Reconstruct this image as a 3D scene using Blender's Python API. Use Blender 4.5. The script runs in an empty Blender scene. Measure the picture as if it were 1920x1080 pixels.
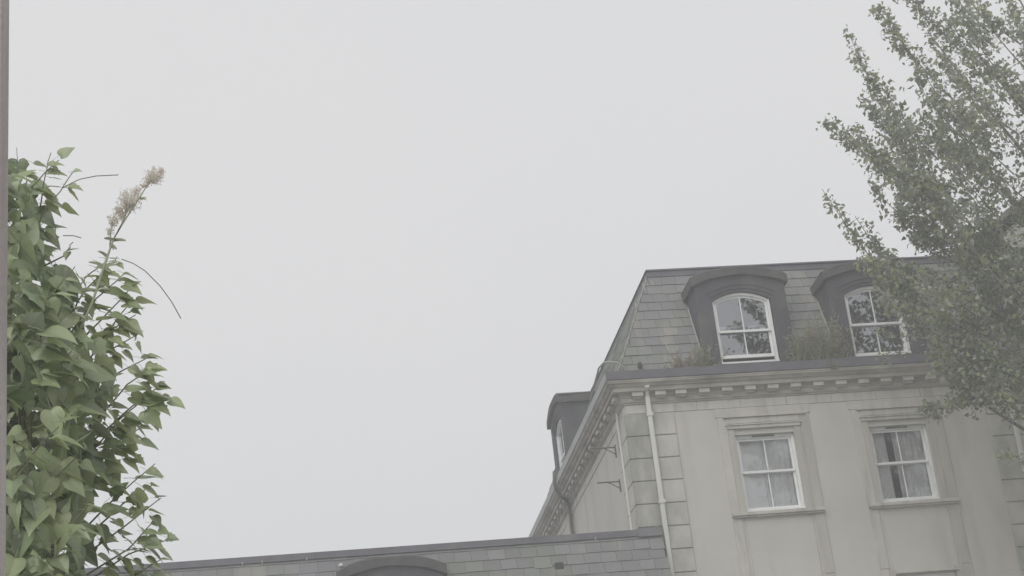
import bpy, math, random
import numpy as np
from mathutils import Vector, Matrix
random.seed(7); RNG = np.random.default_rng(11)
R = math.radians
scene = bpy.context.scene
col = scene.collection

# ------------------------------------------------------------------ camera
HEAD, PITCH, ROLL, FPX = R(9.1056), R(22.494), R(-6.3301), 3360.9
CAM = Vector((0, 0, 1.6))
fwd = Vector((math.sin(HEAD)*math.cos(PITCH), math.cos(HEAD)*math.cos(PITCH), math.sin(PITCH)))
rt0 = Vector((math.cos(HEAD), -math.sin(HEAD), 0)); up0 = rt0.cross(fwd)
RT = math.cos(ROLL)*rt0 + math.sin(ROLL)*up0
UP = -math.sin(ROLL)*rt0 + math.cos(ROLL)*up0
cd = bpy.data.cameras.new('camera'); cam = bpy.data.objects.new('camera', cd); col.objects.link(cam)
m = Matrix((RT, UP, -fwd)).transposed().to_4x4(); m.translation = CAM
cam.matrix_world = m
cd.sensor_width = 36; cd.lens = FPX/1920*36; cd.clip_start = .05; cd.clip_end = 3000
scene.camera = cam

# ------------------------------------------------------------------ sky and sun (overcast)
SKY = 0.78
w = bpy.data.worlds.new('World'); scene.world = w; w.use_nodes = True
nt = w.node_tree; nt.nodes.clear()
out = nt.nodes.new('ShaderNodeOutputWorld')
SUN_EL, SUN_AZ = R(42), R(207)            # azimuth from +Y towards +X: behind and left of the camera
sky = nt.nodes.new('ShaderNodeTexSky'); sky.sky_type = 'NISHITA'; sky.sun_disc = False
sky.sun_elevation = SUN_EL; sky.sun_rotation = SUN_AZ
b1 = nt.nodes.new('ShaderNodeBackground'); b1.inputs[1].default_value = 0.05
nt.links.new(sky.outputs[0], b1.inputs[0])
# the closed cloud layer: an even pale grey, faintly mottled
tc = nt.nodes.new('ShaderNodeTexCoord'); nz = nt.nodes.new('ShaderNodeTexNoise')
nz.inputs['Scale'].default_value = 1.7; nz.inputs['Detail'].default_value = 5; nz.inputs['Roughness'].default_value = .5
nt.links.new(tc.outputs['Generated'], nz.inputs['Vector'])
rp = nt.nodes.new('ShaderNodeValToRGB')
rp.color_ramp.elements[0].position = .35; rp.color_ramp.elements[0].color = (.945, .96, .98, 1)
rp.color_ramp.elements[1].position = .68; rp.color_ramp.elements[1].color = (1.008, 1.004, 1.012, 1)
nt.links.new(nz.outputs['Fac'], rp.inputs[0])
b2 = nt.nodes.new('ShaderNodeBackground'); b2.inputs[1].default_value = SKY
nt.links.new(rp.outputs[0], b2.inputs[0])
mx = nt.nodes.new('ShaderNodeMixShader'); mx.inputs[0].default_value = .96
nt.links.new(b1.outputs[0], mx.inputs[1]); nt.links.new(b2.outputs[0], mx.inputs[2])
nt.links.new(mx.outputs[0], out.inputs[0])

sd = bpy.data.lights.new('sun', 'SUN'); sd.energy = 1.4; sd.angle = R(45); sd.color = (1, .975, .94)
sun = bpy.data.objects.new('sun', sd); col.objects.link(sun)
to_sun = Vector((math.sin(SUN_AZ)*math.cos(SUN_EL), math.cos(SUN_AZ)*math.cos(SUN_EL), math.sin(SUN_EL)))
sun.rotation_euler = to_sun.to_track_quat('Z', 'Y').to_euler(); sun.location = (0, 0, 60)

vs = scene.view_settings
vs.view_transform = 'Standard'; vs.look = 'None'; vs.gamma = 1; vs.use_curve_mapping = False; vs.exposure = 0
scene.render.film_transparent = False
try:
    scene.cycles.max_bounces = 8; scene.cycles.transparent_max_bounces = 12; scene.cycles.volume_bounces = 2
except Exception: pass

# ------------------------------------------------------------------ materials
def mat(name, c1, c2=None, scale=3.0, rough=.8, bump=.0, bscale=40, spec=.3, island=0.0, stain=None, stretch=(1, 1, 1), trans=0.0, back=None, lo=.35, hi=.65, extra=None):
    M = bpy.data.materials.new(name); M.use_nodes = True
    t = M.node_tree; N = t.nodes; L = t.links; P = N['Principled BSDF']
    P.inputs['Roughness'].default_value = rough
    P.inputs['Specular IOR Level'].default_value = spec
    c2 = c2 or c1
    geo = N.new('ShaderNodeNewGeometry')
    mp = N.new('ShaderNodeMapping'); mp.inputs['Scale'].default_value = stretch
    L.new(geo.outputs['Position'], mp.inputs['Vector'])
    n1 = N.new('ShaderNodeTexNoise'); n1.inputs['Scale'].default_value = scale; n1.inputs['Detail'].default_value = 7; n1.inputs['Roughness'].default_value = .62
    L.new(mp.outputs[0], n1.inputs['Vector'])
    r1 = N.new('ShaderNodeValToRGB'); r1.color_ramp.elements[0].position = lo; r1.color_ramp.elements[1].position = hi
    r1.color_ramp.elements[0].color = (*c1, 1); r1.color_ramp.elements[1].color = (*c2, 1)
    L.new(n1.outputs['Fac'], r1.inputs[0]); cur = r1.outputs[0]
    if extra:     # (colour, scale, lo, hi, stretch): a second layer of patches
        ec, es, el, eh, est = extra
        m2 = N.new('ShaderNodeMapping'); m2.inputs['Scale'].default_value = est; m2.inputs['Location'].default_value = (5.3, 1.7, 9.1)
        L.new(geo.outputs['Position'], m2.inputs['Vector'])
        n2 = N.new('ShaderNodeTexNoise'); n2.inputs['Scale'].default_value = es; n2.inputs['Detail'].default_value = 6
        L.new(m2.outputs[0], n2.inputs['Vector'])
        mr = N.new('ShaderNodeMapRange'); mr.inputs[1].default_value = el; mr.inputs[2].default_value = eh
        L.new(n2.outputs['Fac'], mr.inputs[0])
        mm = N.new('ShaderNodeMix'); mm.data_type = 'RGBA'
        L.new(mr.outputs[0], mm.inputs[0]); L.new(cur, mm.inputs[6]); mm.inputs[7].default_value = (*ec, 1); cur = mm.outputs[2]
    if island:
        oi = N.new('ShaderNodeObjectInfo')
        ad = N.new('ShaderNodeMath'); ad.operation = 'ADD'; L.new(oi.outputs['Random'], ad.inputs[0]); L.new(geo.outputs['Random Per Island'], ad.inputs[1])
        fr = N.new('ShaderNodeMath'); fr.operation = 'FRACT'; L.new(ad.outputs[0], fr.inputs[0])
        mr = N.new('ShaderNodeMapRange'); mr.inputs[3].default_value = 1-island; mr.inputs[4].default_value = 1+island
        L.new(fr.outputs[0], mr.inputs[0])
        hs = N.new('ShaderNodeHueSaturation'); L.new(mr.outputs[0], hs.inputs['Value']); L.new(cur, hs.inputs['Color']); cur = hs.outputs[0]
    if back:
        bm_ = N.new('ShaderNodeMix'); bm_.data_type = 'RGBA'; L.new(geo.outputs['Backfacing'], bm_.inputs[0])
        L.new(cur, bm_.inputs[6]); bm_.inputs[7].default_value = (*back, 1); cur = bm_.outputs[2]
    L.new(cur, P.inputs['Base Color'])
    if bump:
        nb = N.new('ShaderNodeTexNoise'); nb.inputs['Scale'].default_value = bscale; nb.inputs['Detail'].default_value = 5
        L.new(geo.outputs['Position'], nb.inputs['Vector'])
        bp = N.new('ShaderNodeBump'); bp.inputs['Strength'].default_value = bump; bp.inputs['Distance'].default_value = .01
        L.new(nb.outputs['Fac'], bp.inputs['Height']); L.new(bp.outputs[0], P.inputs['Normal'])
    if trans:
        o = N['Material Output']; tr = N.new('ShaderNodeBsdfTranslucent'); ms = N.new('ShaderNodeMixShader'); ms.inputs[0].default_value = trans
        hs = N.new('ShaderNodeHueSaturation'); hs.inputs['Saturation'].default_value = 1.1; hs.inputs['Value'].default_value = 1.3
        L.new(cur, hs.inputs['Color']); L.new(hs.outputs[0], tr.inputs[0])
        L.new(P.outputs[0], ms.inputs[1]); L.new(tr.outputs[0], ms.inputs[2]); L.new(ms.outputs[0], o.inputs[0])
    return M

STUCCO = mat('stucco', (.478, .466, .422), (.525, .512, .466), scale=.9, rough=.92, bump=.25, bscale=60, extra=((.42, .40, .35), 1.4, .54, .78, (1.6, 1.6, .35)))
STUCCO_T = mat('stucco_trim', (.45, .435, .392), (.525, .51, .462), scale=2.2, rough=.92, bump=.25, bscale=60, extra=((.30, .285, .25), 2.2, .5, .78, (2.4, 2.4, .3)))
QUOIN = mat('quoin_render', (.45, .44, .395), (.52, .505, .458), scale=1.8, rough=.92, bump=.25, bscale=60, extra=((.29, .30, .26), 1.7, .44, .72, (1.2, 1.2, .8)))
QUOIN_D = mat('stained_quoin_render', (.215, .22, .198), (.42, .415, .378), scale=1.3, rough=.92, bump=.25, bscale=60, lo=.36, hi=.68, stretch=(2.2, 1, .9))
SHADE_T = mat('shaded_trim', (.385, .368, .332), (.475, .46, .415), scale=2.0, rough=.92, bump=.25, bscale=60, stretch=(2, 2, .35), lo=.38, hi=.68)  # darker trim: the shadow beside the windows is put into the colour
CORNICE = mat('cornice_stone', (.32, .305, .265), (.46, .445, .39), scale=2.5, rough=.92, bump=.3, bscale=50, stretch=(1, 1, 2.5), extra=((.20, .19, .17), 1.6, .48, .72, (1, 1, 2)))
LEAD = mat('lead', (.105, .102, .118), (.145, .14, .158), scale=2.5, rough=.75, bump=.2, bscale=25, spec=.2, extra=((.17, .172, .16), 1.5, .55, .8, (1, 1, 1)))
LEAD_P = mat('pale_lead', (.30, .31, .305), (.38, .385, .375), scale=2.5, rough=.75, bump=.2, bscale=25, spec=.2)
LEAD_D = mat('dormer_lead', (.062, .061, .070), (.088, .086, .097), scale=2, rough=.8, bump=.2, bscale=20, spec=.15, extra=((.12, .125, .115), 2, .5, .75, (1, 1, .6)))
HOOD = mat('hood_felt', (.072, .071, .072), (.11, .107, .10), scale=4, rough=.95, bump=.5, bscale=25, spec=.1)
SLATE = mat('slate', (.185, .198, .175), (.20, .20, .21), scale=.8, rough=.78, bump=.35, bscale=30, spec=.3, island=.11, lo=.40, hi=.60, extra=((.27, .255, .225), 1.6, .53, .74, (1.3, 1, .5)))
SLATE_M = mat('mossy_slate', (.26, .285, .235), (.32, .33, .29), scale=3, rough=.9, bump=.5, bscale=30, spec=.2, island=.22)
DECK = mat('roof_felt', (.045, .047, .045), rough=.95)
WHITE = mat('white_paint', (.72, .73, .72), (.80, .81, .80), scale=4, rough=.5, spec=.4, extra=((.6, .61, .58), 9, .55, .8, (1, 1, .4)))
PIPE = mat('pipe_paint', (.54, .54, .51), (.62, .618, .585), scale=3, rough=.6, spec=.35, stretch=(1, 1, .3))
IRON = mat('dark_iron', (.10, .10, .10), (.15, .145, .135), scale=8, rough=.7)
MORTAR = mat('mortar', (.36, .365, .33), (.45, .45, .41), scale=12, rough=.95, bump=.5, bscale=60)
ROOM = mat('room_plaster', (.16, .16, .155), rough=.9)
CURTAIN = mat('net_curtain', (.82, .83, .82), (.87, .88, .87), scale=3, rough=.95, trans=.12)
GROUND = mat('pale_bounce_ground', (.26, .25, .23), (.34, .33, .305), scale=1.2, rough=1, bump=.5, bscale=30)  # unseen ground, made pale to bounce light onto undersides
PAVE = mat('paving', (.24, .235, .22), (.30, .29, .275), scale=3, rough=.9, bump=.3, bscale=30)
BARK = mat('bark', (.12, .115, .10), (.19, .18, .155), scale=9, rough=.95, bump=.8, bscale=18, stretch=(1, 1, .4))
WOOD = mat('weathered_wood', (.47, .43, .42), (.56, .52, .505), scale=14, rough=.9, bump=.6, bscale=60, stretch=(1, 1, .08), extra=((.33, .29, .275), 3, .52, .78, (1, 1, .4)))
TLEAF = mat('tree_leaf', (.155, .19, .10), (.275, .295, .14), scale=1.6, rough=.55, spec=.5, island=.40, trans=.32, back=(.32, .335, .28))
IVY = mat('ivy_leaf', (.275, .33, .185), (.37, .42, .24), scale=5, rough=.36, spec=.9, island=.36, trans=.36, back=(.38, .42, .24))
IVY_D = mat('ivy_leaf_old', (.19, .245, .14), (.27, .32, .19), scale=5, rough=.38, spec=.8, island=.4, trans=.28, back=(.29, .325, .235))
def veins(M, name):
    M2 = M.copy(); M2.name = name; t = M2.node_tree; N = t.nodes; L = t.links; P = N['Principled BSDF']
    tc_ = N.new('ShaderNodeTexCoord'); sx = N.new('ShaderNodeSeparateXYZ'); L.new(tc_.outputs['Object'], sx.inputs[0])
    def mth(op, a, b_=None):
        n = N.new('ShaderNodeMath'); n.operation = op
        for k, q in enumerate((a, b_)):
            if q is None: continue
            if isinstance(q, (int, float)): n.inputs[k].default_value = q
            else: L.new(q, n.inputs[k])
        return n.outputs[0]
    ax = mth('ABSOLUTE', sx.outputs[0])
    mid = mth('LESS_THAN', ax, .011)
    sidev = mth('LESS_THAN', mth('FRACT', mth('MULTIPLY', mth('SUBTRACT', sx.outputs[1], mth('MULTIPLY', ax, .85)), 5.0)), .075)
    v = mth('MAXIMUM', mid, mth('MULTIPLY', sidev, .55))
    mm = N.new('ShaderNodeMix'); mm.data_type = 'RGBA'
    src = P.inputs['Base Color'].links[0].from_socket
    oi = N.new('ShaderNodeObjectInfo'); yl = mth('GREATER_THAN', oi.outputs['Random'], .985); ym = N.new('ShaderNodeMix'); ym.data_type = 'RGBA'
    L.new(yl, ym.inputs[0]); L.new(src, ym.inputs[6]); ym.inputs[7].default_value = (.42, .40, .21, 1)
    L.new(mth('MULTIPLY', v, .45), mm.inputs[0]); L.new(ym.outputs[2], mm.inputs[6]); mm.inputs[7].default_value = (.55, .58, .42, 1)
    L.new(mm.outputs[2], P.inputs['Base Color']); return M2
IVY_V, IVY_DV = veins(IVY, 'ivy_leaf_veined'), veins(IVY_D, 'ivy_leaf_old_veined')
STEM = mat('ivy_stem', (.15, .145, .10), (.22, .20, .14), scale=20, rough=.9)
GSTEM = mat('green_stem', (.36, .40, .27), (.44, .46, .35), scale=20, rough=.8, trans=.1)
SEED = mat('dry_flower', (.66, .63, .585), (.78, .75, .70), scale=60, rough=.95, trans=.5, island=.15)
WEED = mat('weed_leaf', (.24, .27, .16), (.34, .34, .22), scale=5, rough=.9, trans=.3, island=.25)
WEEDR = mat('weed_dry', (.32, .27, .20), (.42, .36, .28), scale=5, rough=.9, trans=.3, island=.2)
MOSS = mat('moss', (.05, .05, .05), (.09, .09, .08), scale=30, rough=1, bump=1, bscale=60)
DROP = mat('pale_lump', (.62, .62, .60), (.72, .72, .7), scale=30, rough=.9)

def glass(name, fac, tint):
    M = bpy.data.materials.new(name); M.use_nodes = True
    t = M.node_tree; N = t.nodes; L = t.links; N.remove(N['Principled BSDF'])
    tr = N.new('ShaderNodeBsdfTransparent'); tr.inputs[0].default_value = (*tint, 1)
    gl = N.new('ShaderNodeBsdfGlossy'); gl.inputs['Roughness'].default_value = .015; gl.inputs[0].default_value = (.93, .96, 1, 1)
    geo = N.new('ShaderNodeNewGeometry'); nb = N.new('ShaderNodeTexNoise'); nb.inputs['Scale'].default_value = 2.5
    L.new(geo.outputs['Position'], nb.inputs['Vector'])
    bp = N.new('ShaderNodeBump'); bp.inputs['Strength'].default_value = .05; bp.inputs['Distance'].default_value = .01
    L.new(nb.outputs['Fac'], bp.inputs['Height']); L.new(bp.outputs[0], gl.inputs['Normal'])
    fr = N.new('ShaderNodeFresnel'); fr.inputs[0].default_value = 1.5
    ad = N.new('ShaderNodeMath'); ad.operation = 'ADD'; ad.inputs[1].default_value = fac; ad.use_clamp = True; L.new(fr.outputs[0], ad.inputs[0])
    ms = N.new('ShaderNodeMixShader'); L.new(ad.outputs[0], ms.inputs[0]); L.new(tr.outputs[0], ms.inputs[1]); L.new(gl.outputs[0], ms.inputs[2])
    L.new(ms.outputs[0], N['Material Output'].inputs[0]); return M
GLASS = glass('window_glass', .27, (.85, .87, .88)); GLASS2 = glass('clear_glass', .085, (.985, .99, .99))

# ------------------------------------------------------------------ object helpers
def tag(o, label=None, cat=None, group=None, kind=None):
    if label: o['label'] = label
    if cat: o['category'] = cat
    if group: o['group'] = group
    if kind: o['kind'] = kind
    return o

def empty(name, loc, label, cat, group=None):
    o = bpy.data.objects.new(name, None); o.location = loc; o.empty_display_size = .3; col.objects.link(o)
    return tag(o, label, cat, group)

def put(name, me, parent=None, label=None, kind=None, loc=None, mtx=None):
    o = bpy.data.objects.new(name, me); col.objects.link(o)
    if mtx is not None: o.matrix_local = mtx
    elif loc is not None: o.location = loc
    if parent is not None:
        o.parent = parent
        if parent.type == 'EMPTY': o.matrix_parent_inverse = Matrix.Translation(-parent.location)
    if label: o['label'] = label
    if kind: o['kind'] = kind
    return o

class MB:
    def __init__(s, xf=None): s.v = []; s.f = []; s.xf = xf
    def add(s, vs_, fs):
        n = len(s.v)
        s.v += [s.xf(*p) if s.xf else tuple(p) for p in vs_]
        s.f += [tuple(n+i for i in f) for f in fs]
    def box(s, x0, x1, y0, y1, z0, z1):
        s.add([(x0,y0,z0),(x1,y0,z0),(x1,y1,z0),(x0,y1,z0),(x0,y0,z1),(x1,y0,z1),(x1,y1,z1),(x0,y1,z1)],
              [(0,3,2,1),(4,5,6,7),(0,1,5,4),(1,2,6,5),(2,3,7,6),(3,0,4,7)])
    def quad(s, a, b, c, d): s.add([a, b, c, d], [(0,1,2,3)])
    def hexa(s, low, top):           # two loops of the same length
        n = len(low)
        s.add(list(low)+list(top), [tuple(range(n))[::-1], tuple(range(n, 2*n))]+[(i, (i+1) % n, n+(i+1) % n, n+i) for i in range(n)])
    def tube(s, pts, r, n=8, cap=True):
        pts = [Vector(p) for p in pts]; rs = [float(q) for q in r] if isinstance(r, (list, tuple)) else [float(r)]*len(pts)
        rings = []
        for i, p in enumerate(pts):
            d = (pts[min(i+1, len(pts)-1)]-pts[max(i-1, 0)]).normalized()
            a = d.cross(Vector((0, 0, 1)) if abs(d.z) < .9 else Vector((1, 0, 0))).normalized(); b = d.cross(a)
            rings.append([p+rs[i]*(math.cos(2*math.pi*k/n)*a+math.sin(2*math.pi*k/n)*b) for k in range(n)])
        vs_ = [tuple(q) for rg in rings for q in rg]; fs = []
        for i in range(len(pts)-1):
            for k in range(n):
                k2 = (k+1) % n; fs.append((i*n+k, i*n+k2, (i+1)*n+k2, (i+1)*n+k))
        if cap: fs += [tuple(range(n))[::-1], tuple(range((len(pts)-1)*n, len(pts)*n))]
        s.add(vs_, fs)
    def blob(s, c, rx, ry, rz, n=10, m_=7, jit=.12):
        vs_ = []; fs = []
        for i in range(m_+1):
            th = math.pi*i/m_
            for k in range(n):
                ph = 2*math.pi*k/n; j = 1+random.uniform(-jit, jit)
                vs_.append((c[0]+rx*j*math.sin(th)*math.cos(ph), c[1]+ry*j*math.sin(th)*math.sin(ph), c[2]+rz*j*math.cos(th)))
        for i in range(m_):
            for k in range(n): fs.append((i*n+k, (i+1)*n+k, (i+1)*n+(k+1) % n, i*n+(k+1) % n))
        s.add(vs_, fs)
    def mesh(s, name, m_, smooth=False):
        me = bpy.data.meshes.new(name); me.from_pydata([tuple(p) for p in s.v], [], s.f); me.materials.append(m_)
        if smooth: me.polygons.foreach_set('use_smooth', [True]*len(me.polygons))
        me.update(); return me
    def build(s, name, m_, parent=None, label=None, kind=None, smooth=False, bevel=0):
        o = put(name, s.mesh(name, m_, smooth), parent, label, kind)
        if bevel:
            b = o.modifiers.new('bevel', 'BEVEL'); b.width = bevel; b.segments = 2; b.limit_method = 'ANGLE'
        return o

def at(px, py, Y):                    # the point where a sight line meets the vertical plane y = Y
    d = fwd*FPX + RT*(px-960) + UP*(540-py)
    return CAM + d*((Y-CAM.y)/d.y)

# ------------------------------------------------------------------ ground
g = MB(); g.quad((-400, -400, 0), (400, -400, 0), (400, 400, 0), (-400, 400, 0)); tag(g.build('ground', GROUND), kind='structure')
g = MB(); g.box(-30, 40, 22, 27.6, -.05, .12); tag(g.build('pavement', PAVE), kind='structure')

# ================================================================== main building
CX, FY = 6.6, 30.0            # corner of the stucco walls
BACK, RIGHT = 44.0, 24.0
bld = empty('stucco_building', (CX, FY, 0), 'cream stucco building with corner quoins, bracketed cornice and slate mansard roof', 'building')
WINX = [(8.54, 9.65), (11.05, 12.16), (16.2, 17.31), (18.8, 19.91)]
FLOORS = [(9.66, 11.10), (6.90, 8.34), (4.15, 5.59), (1.4, 2.84)]

b = MB()
xs = sorted(set([CX, RIGHT]+[x for w_ in WINX for x in w_])); zs = sorted(set([0, 11.96]+[z for f_ in FLOORS for z in f_]))
isop = lambda x, z: any(a < x < c for a, c in WINX) and any(a < z < c for a, c in FLOORS)
for i in range(len(xs)-1):
    for j in range(len(zs)-1):
        xm, zm = (xs[i]+xs[i+1])/2, (zs[j]+zs[j+1])/2
        if isop(xm, zm): continue
        for y, fl in ((FY, 0), (FY+.35, 1)):
            q = [(xs[i], y, zs[j]), (xs[i+1], y, zs[j]), (xs[i+1], y, zs[j+1]), (xs[i], y, zs[j+1])]
            b.quad(*(q[::-1] if fl else q))
for a, c in WINX:
    for z0, z1 in FLOORS:
        b.quad((a, FY, z0), (a, FY, z1), (a, FY+.35, z1), (a, FY+.35, z0)); b.quad((c, FY, z0), (c, FY+.35, z0), (c, FY+.35, z1), (c, FY, z1))
        b.quad((a, FY, z1), (c, FY, z1), (c, FY+.35, z1), (a, FY+.35, z1)); b.quad((a, FY, z0), (a, FY+.35, z0), (c, FY+.35, z0), (c, FY, z0))
b.quad((CX, FY, 0), (CX, FY, 11.96), (CX, BACK, 11.96), (CX, BACK, 0)); b.quad((RIGHT, FY, 0), (RIGHT, BACK, 0), (RIGHT, BACK, 11.96), (RIGHT, FY, 11.96))
b.quad((CX, BACK, 0), (CX, BACK, 11.96), (RIGHT, BACK, 11.96), (RIGHT, BACK, 0))
b.build('wall', STUCCO, bld)
b = MB(); b.quad((CX+.01, FY+2.2, 0), (CX+.01, FY+2.2, 11.9), (RIGHT-.01, FY+2.2, 11.9), (RIGHT-.01, FY+2.2, 0))
b.quad((CX+.3, FY+.4, 12.0), (RIGHT-.3, FY+.4, 12.0), (RIGHT-.3, FY+2.19, 12.0), (CX+.3, FY+2.19, 12.0)); b.build('partition', ROOM, bld)

# frieze panels: thin raised slabs with joints
JX = [6.62, 7.93, 8.74, 9.6, 10.45, 11.3, 12.15, 13.3, 14.5, 15.9, 17.3, 18.9, 20.5, 22.2, 23.9]
for a, c in zip(JX, JX[1:]):
    b = MB(); b.box(a+.004, c-.004, FY-.014, FY+.05, 11.615, 11.775); b.build('frieze_panel', STUCCO_T, bld)
b = MB(); b.box(CX-.014, CX+.05, FY+.05, BACK, 11.615, 11.775); b.build('frieze_panel', STUCCO_T, bld)

# corner quoins, wrapped round the corner, with recessed joints
QZ = [11.60-.4185*k for k in range(28)]
for k in range(27):
    z1, z0 = QZ[k]-.009, QZ[k+1]+.009
    e = .035
    b = MB(); b.box(CX-e+.001, 7.02, FY-e, FY+.02, z0, z1); b.build('quoin', QUOIN_D, bld, bevel=.008)
    b = MB(); b.box(7.022, 7.48, FY-e, FY+.02, z0, z1); b.build('quoin', QUOIN, bld, bevel=.008)
    b = MB(); b.box(CX-e, CX+.02, FY-e+.056, 30.84, z0, z1); b.build('quoin', QUOIN, bld, bevel=.008)
for k in range(27):
    b = MB(); b.box(13.35, 14.22, FY-.035, FY+.02, QZ[k+1]+.012, QZ[k]-.012); b.build('quoin', QUOIN, bld, bevel=.008)
for k in range(8):
    b = MB(); b.box(CX-.035, CX+.02, 36.35, 37.15, QZ[k+1]+.012, QZ[k]-.012); b.build('quoin', QUOIN, bld, bevel=.008)

# cornice: a moulded profile swept round the corner
def sweep(prof, name, m_, bevel=0, parent=bld, label=None, part=None):
    b = MB(); n = len(prof)
    path = [(lambda d: (CX-d, BACK+.3)), (lambda d: (CX-d, FY-d)), (lambda d: (RIGHT+.3, FY-d))]
    if part is not None: path = path[:2] if part == 0 else path[1:]
    vs_ = [(*p(d), z) for p in path for d, z in prof]; fs = []; last = len(path)-1
    for i in range(last):
        for k in range(n):
            k2 = (k+1) % n; fs.append((i*n+k, i*n+k2, (i+1)*n+k2, (i+1)*n+k))
    fs += [tuple(range(n)), tuple(range(last*n, (last+1)*n))[::-1]]
    b.add(vs_, fs); return b.build(name, m_, parent, label)
sweep([(-.02, 11.78), (.03, 11.78), (.035, 11.80), (.06, 11.815), (.065, 11.885), (-.02, 11.885)], 'bed_moulding', CORNICE)
sweep([(-.02, 11.888), (.06, 11.888), (.075, 11.90), (.08, 11.973), (.205, 11.976), (.205, 12.045), (.21, 12.05), (.235, 12.055), (.25, 12.075),
       (.27, 12.095), (.30, 12.105), (.305, 12.11), (.305, 12.13), (.315, 12.135), (.315, 12.163), (-.02, 12.163)], 'cornice', CORNICE)
GP = [(-.1, 12.166), (.322, 12.166), (.335, 12.172), (.335, 12.325), (.315, 12.335), (.30, 12.32), (.29, 12.24), (-.1, 12.24)]
sweep(GP, 'gutter', LEAD, part=1); sweep(GP, 'gutter', LEAD_P, label='pale gutter along the side wall', part=0)
for k, x in enumerate([6.84, 7.262]+[7.64+.4285*i for i in range(38)]):
    b = MB(); b.box(x-.10, x+.10, FY-.175, FY-.05, 11.895, 11.972); b.box(x-.085, x+.085, FY-.12, FY-.05, 11.865, 11.893)
    if x < 23.8: b.build('modillion', STUCCO_T, bld)
for k in range(31):
    y = 30.13+.4495*k
    b = MB(); b.box(CX-.175, CX-.05, y-.10, y+.10, 11.895, 11.972); b.box(CX-.12, CX-.05, y-.085, y+.085, 11.865, 11.893); b.build('modillion', STUCCO_T, bld)
for x in (7.42, 9.9, 12.6, 15.0):      # welts where two lengths of lead meet
    b = MB(); b.box(x-.012, x+.012, FY-.343, FY-.334, 12.17, 12.33); b.build('lead_welt', LEAD, bld)

# ---- windows
def sash_window(xf, hw, z0, z1, rise, parent, name='window', up=0.0, glass=None):
    """a white double hung sash, 2 over 2; xf maps (lx, ly, z) to the world"""
    def top(x, inset=0):               # head curve
        return z1-inset+(rise*(1-(x/hw)**2) if rise else 0)
    N_ = 12 if rise else 1
    def ring(bm_, ya, yb, w_, x0, x1, zb, wb, ztop=None, wt=None):
        wt = wt or w_
        bm_.box(x0, x0+w_, ya, yb, zb, min(top(x0+w_*.5), 99) if ztop is None else ztop)
        bm_.box(x1-w_, x1, ya, yb, zb, min(top(x1-w_*.5), 99) if ztop is None else ztop)
        bm_.box(x0+w_, x1-w_, ya, yb, zb, zb+wb)
        if ztop is None:
            for i in range(N_):
                a = x0+w_+(x1-x0-2*w_)*i/N_; c = x0+w_+(x1-x0-2*w_)*(i+1)/N_
                ins = 0
                bm_.hexa([(a, ya, top(a)-wt), (c, ya, top(c)-wt), (c, yb, top(c)-wt), (a, yb, top(a)-wt)],
                         [(a, ya, top(a)), (c, ya, top(c)), (c, yb, top(c)), (a, yb, top(a))])
        else: bm_.box(x0+w_, x1-w_, ya, yb, ztop-wt, ztop)
    f = MB(xf); ring(f, .05, .17, .05, -hw, hw, z0+.001, .045)
    f.box(-hw-.0, hw+.0, .02, .05, z0+.001, z0+.04)
    F = f.build(name, WHITE, parent)
    zm = z0+(z1-z0)*.515
    # upper sash (outer), its head inside the frame
    def top2(x): return top(x)-.05
    s = MB(xf); a0, a1 = -hw+.052, hw-.052
    s.box(a0, a0+.04, .085, .12, zm, top2(a0+.02)); s.box(a1-.04, a1, .085, .12, zm, top2(a1-.02)); s.box(a0+.04, a1-.04, .08, .12, zm-.005, zm+.038)
    for i in range(N_):
        a = a0+.04+(a1-a0-.08)*i/N_; c = a0+.04+(a1-a0-.08)*(i+1)/N_
        s.hexa([(a, .085, top2(a)-.042), (c, .085, top2(c)-.042), (c, .12, top2(c)-.042), (a, .12, top2(a)-.042)],
               [(a, .085, top2(a)), (c, .085, top2(c)), (c, .12, top2(c)), (a, .12, top2(a))])
    s.build('upper_sash', WHITE, F)
    s = MB(xf); s.box(a0, a0+.04, .125, .16, z0+.05+up, zm+.03+up); s.box(a1-.04, a1, .125, .16, z0+.05+up, zm+.03+up)
    s.box(a0+.04, a1-.04, .125, .16, z0+.046+up, z0+.105+up); s.box(a0+.04, a1-.04, .125, .16, zm-.012+up, zm+.03+up)
    s.build('lower_sash', WHITE, F)
    s = MB(xf); s.box(-.011, .011, .088, .115, zm+.038, top2(0)-.042); s.build('glazing_bar', WHITE, F)
    s = MB(xf); s.box(-.011, .011, .128, .155, z0+.105+up, zm-.012+up); s.build('glazing_bar', WHITE, F)
    for sx in (-1, 1):
        xa, xb = (a0+.04, -.011) if sx < 0 else (.011, a1-.04)
        p = MB(xf); n = 8 if rise else 1
        for i in range(n):
            a = xa+(xb-xa)*i/n; c = xa+(xb-xa)*(i+1)/n
            p.quad((a, .10, zm+.036), (c, .10, zm+.036), (c, .10, top2(c)-.04), (a, .10, top2(a)-.04))
        p.build('pane', glass or GLASS, F)
        p = MB(xf); p.quad((xa, .14, z0+.103+up), (xb, .14, z0+.103+up), (xb, .14, zm-.01+up), (xa, .14, zm-.01+up)); p.build('pane', glass or GLASS, F)
    return F

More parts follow.
